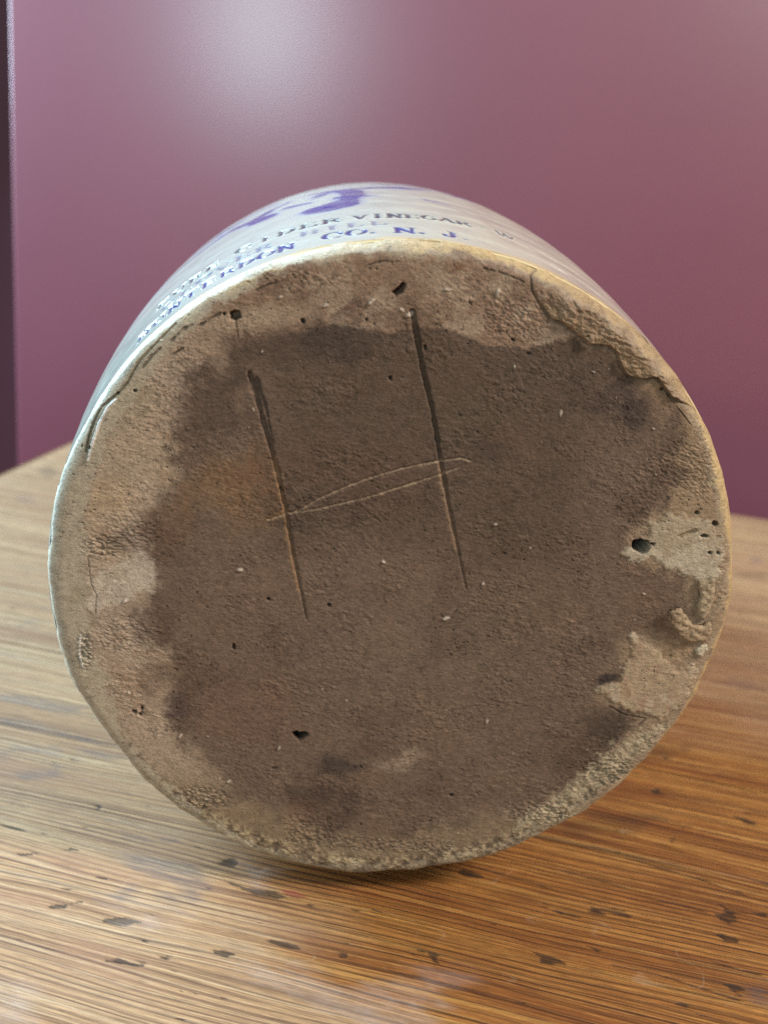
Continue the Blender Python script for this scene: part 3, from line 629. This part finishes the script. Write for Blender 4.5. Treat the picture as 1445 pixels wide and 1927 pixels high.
crock = bpy.data.objects.new('stoneware_crock', None); COL.objects.link(crock); crock.empty_display_size = .05
tag(crock, 'grey salt-glazed stoneware crock lying on its side with its stained base towards the viewer', 'crock')
build_base(crock); build_wall_of_crock(crock)
sheet('clay_flake', [(1257, 1143), (1266, 1139), (1278, 1141), (1286, 1152), (1292, 1164), (1304, 1172), (1316, 1174), (1328, 1166), (1336, 1170), (1334, 1192), (1326, 1206), (1312, 1203), (1296, 1205), (1284, 1197), (1270, 1182), (1259, 1168)],
      2.1, (-.07, .05), 1.0, crock, lin(162, 136, 106), .12, 'curled clay flake peeling from the right rim')
sheet('clay_flake', [(1312, 1092), (1330, 1089), (1343, 1082), (1344, 1104), (1340, 1130), (1331, 1152), (1322, 1168), (1312, 1152), (1307, 1140), (1316, 1122), (1312, 1106)],
      1.0, (-.06, .02), 1.3, crock, lin(158, 136, 108), .04, 'upright clay flake on the right rim above the curled one')
sheet('clay_flake', [(1306, 1222), (1316, 1214), (1330, 1212), (1332, 1222), (1318, 1236), (1308, 1234)], .8, (-.05, 0), 1.2, crock, lin(182, 166, 138), .05, 'small pale flake at the right rim below the curled one')

# ------------------------------------------------------------------ the table: three worn boards
_s = np.linspace(4, 292, 200); ZT = float(np.min(RC[2] + AX[2] * _s / 1000 - prof_r(_s) / 1000 * E2[2])) - .0003   # the crock rests on its belly
SC = (CAM_H - ZT) / CAM_H
GA = math.radians(-9.5); TC, TS = math.cos(GA), math.sin(GA)
def T(px, py):                                   # traced point of the table top -> metres along / across the grain
    d = F_ + (px - PW / 2) / FPX * R_ - (py - PH / 2) / FPX * U_; t = (ZT - CAM_H) / d[2]; x, y = (EYE + d * t)[:2]
    return (x * TC + y * TS, -x * TS + y * TC)
def TP(pts): return np.array([T(*p) for p in pts])

table = bpy.data.objects.new('wooden_table', None); COL.objects.link(table); table.rotation_euler = (0, 0, GA); table.location = (0, 0, ZT); table.empty_display_size = .05
tag(table, 'worn orange brown pine table top with ink stains and gouges under the crock', 'table')

def spacing(lo, hi, f0, f1, fine, coarse):       # fine between f0 and f1, growing outwards
    out = [np.arange(max(lo, f0), min(hi, f1), fine)]
    x = min(hi, f1); st = fine; r = []
    while x < hi - 1e-6:
        r.append(x); st = min(st * 1.06, coarse); x += st
    x = max(lo, f0); st = fine; l = []
    while x > lo + 1e-6:
        st = min(st * 1.06, coarse); x -= st; l.append(max(x, lo))
    a = np.unique(np.r_[lo, l, out[0], r, hi]); return a[np.r_[True, np.diff(a) > fine * .2]]

BLACK = [  # gouges and burns: traced outline, strength
 [(390, 1614), (412, 1618), (440, 1616), (452, 1624), (440, 1636), (418, 1634), (400, 1624)],
 [(420, 1655), (445, 1662), (480, 1674), (520, 1680), (540, 1686), (525, 1692), (495, 1688), (470, 1678), (440, 1668)],
 [(1105, 1698), (1120, 1704), (1165, 1712), (1190, 1722), (1180, 1728), (1150, 1718), (1124, 1718), (1118, 1722), (1108, 1714)],
 [(1350, 1700), (1366, 1706), (1380, 1712), (1440, 1720), (1438, 1724), (1380, 1720), (1382, 1730), (1372, 1742), (1360, 1734), (1348, 1720), (1362, 1716)],
 [(1355, 1760), (1380, 1766), (1385, 1774), (1362, 1768)], [(1360, 1850), (1385, 1852), (1400, 1860), (1385, 1866), (1368, 1858)],
 [(1268, 1886), (1285, 1888), (1296, 1894), (1290, 1897), (1272, 1892)], [(1105, 1780), (1130, 1784), (1145, 1794), (1120, 1790)],
 [(1035, 1705), (1060, 1714), (1078, 1722), (1050, 1718)], [(408, 1790), (425, 1789), (440, 1794), (425, 1797)], [(255, 1770), (270, 1766), (285, 1772), (270, 1777)], [(303, 1800), (318, 1798), (328, 1803), (312, 1806)],
 [(200, 1808), (230, 1808), (275, 1815), (265, 1820), (225, 1813)], [(495, 1768), (515, 1768), (545, 1776), (575, 1790), (560, 1788), (530, 1784)], [(625, 1793), (650, 1796), (662, 1805), (640, 1806)],
 [(180, 1735), (210, 1728), (240, 1722), (265, 1734), (230, 1737)], [(765, 1800), (785, 1788), (808, 1786), (800, 1790), (780, 1794)], [(808, 1786), (822, 1798), (828, 1812), (816, 1814), (808, 1798)],
 [(40, 1608), (90, 1600), (140, 1594), (185, 1592), (150, 1600), (100, 1606)], [(170, 1513), (190, 1512), (198, 1518), (186, 1524)],
 [(870, 1632), (890, 1638), (905, 1650), (880, 1652), (860, 1640)], [(1000, 1790), (1040, 1800), (1060, 1812), (1020, 1806)], [(100, 1704), (150, 1696), (155, 1698), (110, 1708)],
 [(990, 1690), (1040, 1700), (1030, 1704)], [(1195, 1385), (1215, 1388), (1235, 1396), (1215, 1396)], [(1375, 1530), (1420, 1545), (1445, 1560), (1400, 1552)], [(1225, 1485), (1240, 1484), (1244, 1492), (1230, 1494)], [(1255, 1575), (1270, 1574), (1272, 1586), (1258, 1586)],
]
CRACK = [([(1003, 1570), (1100, 1592), (1200, 1620), (1310, 1652), (1445, 1698)], 1.0), ([(890, 1628), (960, 1650), (1045, 1672)], .8), ([(1045, 1634), (1140, 1660), (1200, 1676)], .9), ([(1180, 1690), (1250, 1697), (1340, 1718)], .6), ([(600, 1694), (650, 1706), (720, 1730)], .7),
         ([(1330, 1805), (1400, 1826), (1445, 1838)], .8), ([(1130, 1812), (1230, 1830), (1330, 1862), (1420, 1890)], .6), ([(1330, 1680), (1400, 1694), (1445, 1706)], .6), ([(1010, 1700), (1040, 1712), (1100, 1728)], .6), ([(250, 1840), (330, 1862), (400, 1872)], .5), ([(0, 1550), (55, 1565)], .7),
         ([(1060, 1380), (1200, 1410), (1330, 1450)], .4), ([(990, 1520), (1150, 1560), (1290, 1600)], .5), ([(1080, 1500), (1250, 1540), (1445, 1590)], .45), ([(1145, 1470), (1300, 1500), (1445, 1540)], .4)]
INK = [  # blue grey stains
 [(215, 1600), (260, 1606), (330, 1618), (380, 1640), (388, 1680), (370, 1705), (345, 1690), (320, 1660), (250, 1640)], [(215, 1685), (245, 1672), (240, 1690), (225, 1700)],
 [(0, 1408), (40, 1402), (110, 1412), (112, 1420), (50, 1414), (20, 1420), (14, 1440), (0, 1446)], [(0, 1448), (30, 1454), (90, 1452), (112, 1440), (112, 1458), (60, 1466), (0, 1458)],
 [(0, 1304), (40, 1308), (100, 1318), (160, 1330), (150, 1340), (80, 1330), (0, 1316)], [(145, 1406), (200, 1412), (250, 1428), (220, 1432), (160, 1420)], [(0, 1350), (60, 1360), (120, 1376), (200, 1400), (190, 1404), (100, 1378), (0, 1358)],
 [(1200, 1250), (1260, 1254), (1300, 1262), (1270, 1268), (1220, 1260)], [(1330, 1280), (1400, 1284), (1445, 1296), (1400, 1296)], [(300, 1690), (335, 1695), (340, 1704), (310, 1700)], [(230, 1570), (330, 1580), (320, 1586), (250, 1580)],
 [(1395, 1850), (1445, 1846), (1445, 1890), (1420, 1880)], [(40, 1165), (80, 1170), (60, 1178)], [(1400, 1046), (1445, 1052), (1420, 1060)], [(30, 930), (55, 936), (40, 944)], [(30, 960), (60, 968), (45, 975)],
]
REDS = [[(530, 1676), (550, 1677), (575, 1684), (584, 1690), (560, 1690), (540, 1686)], [(585, 1628), (595, 1632), (590, 1638)]]
BROWN = [[(1060, 1420), (1200, 1400), (1330, 1390), (1300, 1420), (1150, 1450)], [(1000, 1545), (1130, 1520), (1260, 1530), (1200, 1580), (1080, 1580)], [(1370, 1070), (1445, 1074), (1445, 1092), (1380, 1088)], [(60, 880), (110, 872), (130, 890), (80, 905)], [(1390, 1175), (1445, 1180), (1445, 1190)]]  # brown patches; the one by the crock's lower right paints in its shadow
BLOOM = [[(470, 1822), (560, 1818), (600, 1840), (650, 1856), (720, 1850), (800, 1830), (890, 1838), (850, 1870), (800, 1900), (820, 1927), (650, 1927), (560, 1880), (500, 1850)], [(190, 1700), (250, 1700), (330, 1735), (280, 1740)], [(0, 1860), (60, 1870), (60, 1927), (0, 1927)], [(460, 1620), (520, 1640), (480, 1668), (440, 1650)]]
WORN = [(-200, 700), (700, 700), (620, 1500), (520, 1640), (500, 1668), (640, 1710), (640, 1770), (600, 1800), (560, 1830), (640, 1852), (820, 1920), (860, 2050), (-300, 2050)]

def build_board(v0, v1, zoff, seed):
    u = spacing(LEFT, .85, -.16, .26, .0013, .02); v = spacing(v0, v1, .17, .37, .0005, .012)
    Ug, Vg = np.meshgrid(u, v, indexing='ij')
    n1 = fbm(Ug * 60, Vg * 320, 201 + seed, 4); n2 = fbm(Ug * 260, Vg * 1200, 211 + seed, 3); n3 = fbm(Ug * 14, Vg * 30, 221 + seed, 4)
    z = np.full(Ug.shape, zoff) + .00015 * n3
    dark = np.zeros(Ug.shape); ink = dark.copy(); red = dark.copy(); bloom = dark.copy()
    def lay(arr, pts, soft, k, rag):
        P = TP(pts); pad = .006; m = (Ug > P[:, 0].min() - pad) & (Ug < P[:, 0].max() + pad) & (Vg > P[:, 1].min() - pad) & (Vg < P[:, 1].max() + pad)
        if not m.any(): return None
        # distances in a space squeezed along the grain so ragged edges run with it
        sd = poly_sd(Ug[m] * 1000, Vg[m] * 1000, P * 1000) + rag * n1[m] + rag * .5 * n2[m]
        q = sstep(soft, -soft, sd) * k * (.85 + .15 * sstep(-.55, .1, n2[m] + .6 * n1[m])); arr[m] = np.maximum(arr[m], q); return m, q
    for P in BLACK:
        r = lay(dark, P, .6, 1.0, 1.5)
        if r: z[r[0]] -= .0003 * r[1]
    for P, w in CRACK:
        Q = TP(P) * 1000; pad = 4; m = (Ug * 1000 > Q[:, 0].min() - pad) & (Ug * 1000 < Q[:, 0].max() + pad) & (Vg * 1000 > Q[:, 1].min() - pad) & (Vg * 1000 < Q[:, 1].max() + pad)
        if m.any():
            d, t, s = line_d(Ug[m] * 1000, Vg[m] * 1000, Q); k = sstep(.75, .15, (d + .25 * n1[m]) / w) * sstep(0, .12, t) * sstep(1, .85, t) * .9
            dark[m] = np.maximum(dark[m], k); z[m] -= .0006 * k
    for P in INK: lay(ink, P, 2.6, .7, 2.6)
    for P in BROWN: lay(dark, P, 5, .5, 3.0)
    for P in REDS: lay(red, P, .5, .85, .4)
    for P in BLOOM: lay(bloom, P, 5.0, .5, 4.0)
    rng = np.random.RandomState(9 + seed)
    for k in range(150):                         # stray nicks along the grain
        a0 = rng.uniform(-.2, .35); b0 = rng.uniform(.16, .45); L = rng.uniform(.5, 3.5) ** 1.3; w = rng.uniform(.12, .4)
        m = (np.abs(Ug - a0) < .012) & (np.abs(Vg - b0) < .003)
        if not m.any(): continue
        q = np.hypot((Ug[m] - a0) * 1000 / L, (Vg[m] - b0) * 1000 / w) + .4 * n1[m]; kk = sstep(1.1, .5, q) * rng.uniform(.3, .85); dark[m] = np.maximum(dark[m], kk); z[m] -= .0003 * kk
    W = TP(WORN); worn = sstep(.018, -.018, poly_sd(Ug, Vg, W) + .012 * n3 + .004 * n1)
    worn = np.maximum(worn, .9 * sstep(.37, .47, Vg + .03 * n3))
    # eased long edges at the joints and the outer edges
    for e in (v0, v1):
        z -= .0009 * sstep(.0016, 0, np.abs(Vg - e)); dark = np.maximum(dark, sstep(.0012, .0002, np.abs(Vg - e) + .0003 * n1) * (.5 if abs(e - JOINT) < .001 else .3 if e < .7 else .1))
    z -= .004 * (1 - np.sqrt(np.clip(1 - (1 - np.clip((Ug - LEFT) / .004, 0, 1)) ** 2, 0, 1)))
    if v1 > .7: z -= .004 * (1 - np.sqrt(np.clip(1 - (1 - np.clip((v1 - Vg) / .004, 0, 1)) ** 2, 0, 1)))
    V = np.stack([Ug, Vg, z], -1).reshape(-1, 3); nu, nv = Ug.shape
    Fq = grid_faces(nu, nv)[:, ::-1]
    idx = np.arange(nu * nv).reshape(nu, nv); border = np.concatenate([idx[:, 0], idx[-1, 1:], idx[-2::-1, -1], idx[0, -2:0:-1]])
    low = V[border].copy(); low[:, 2] = -.024; nb = len(border); base = len(V); j = np.arange(nb); j2 = (j + 1) % nb
    sides = np.c_[border[j], border[j2], base + j2, base + j]
    c4 = np.array([idx[0, 0], idx[-1, 0], idx[-1, -1], idx[0, -1]]); pos = {int(b): base + i for i, b in enumerate(border)}
    Vn = np.concatenate([V, low]); under = np.array([[pos[int(c4[0])], pos[int(c4[3])], pos[int(c4[2])], pos[int(c4[1])]]])
    pad = lambda a, val=0: np.r_[a.ravel(), np.full(nb, val)]
    q = V[Fq[0]]; 
    if np.cross(q[1] - q[0], q[2] - q[0])[2] < 0: Fq = Fq[:, ::-1]
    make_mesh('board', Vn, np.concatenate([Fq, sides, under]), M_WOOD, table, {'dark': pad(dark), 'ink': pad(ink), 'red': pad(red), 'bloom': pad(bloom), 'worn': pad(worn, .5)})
JOINT = T(1003, 1570)[1]; LEFT = -.389 * SC; J2 = .56 * SC
for v0, v1, zo, sd_ in ((-.06, JOINT - .0002, 0.0, 0), (JOINT + .0002, J2 - .0002, -.0003, 20), (J2 + .0002, .797 * SC, 0.0, 40)):
    build_board(v0, v1, zo, sd_)
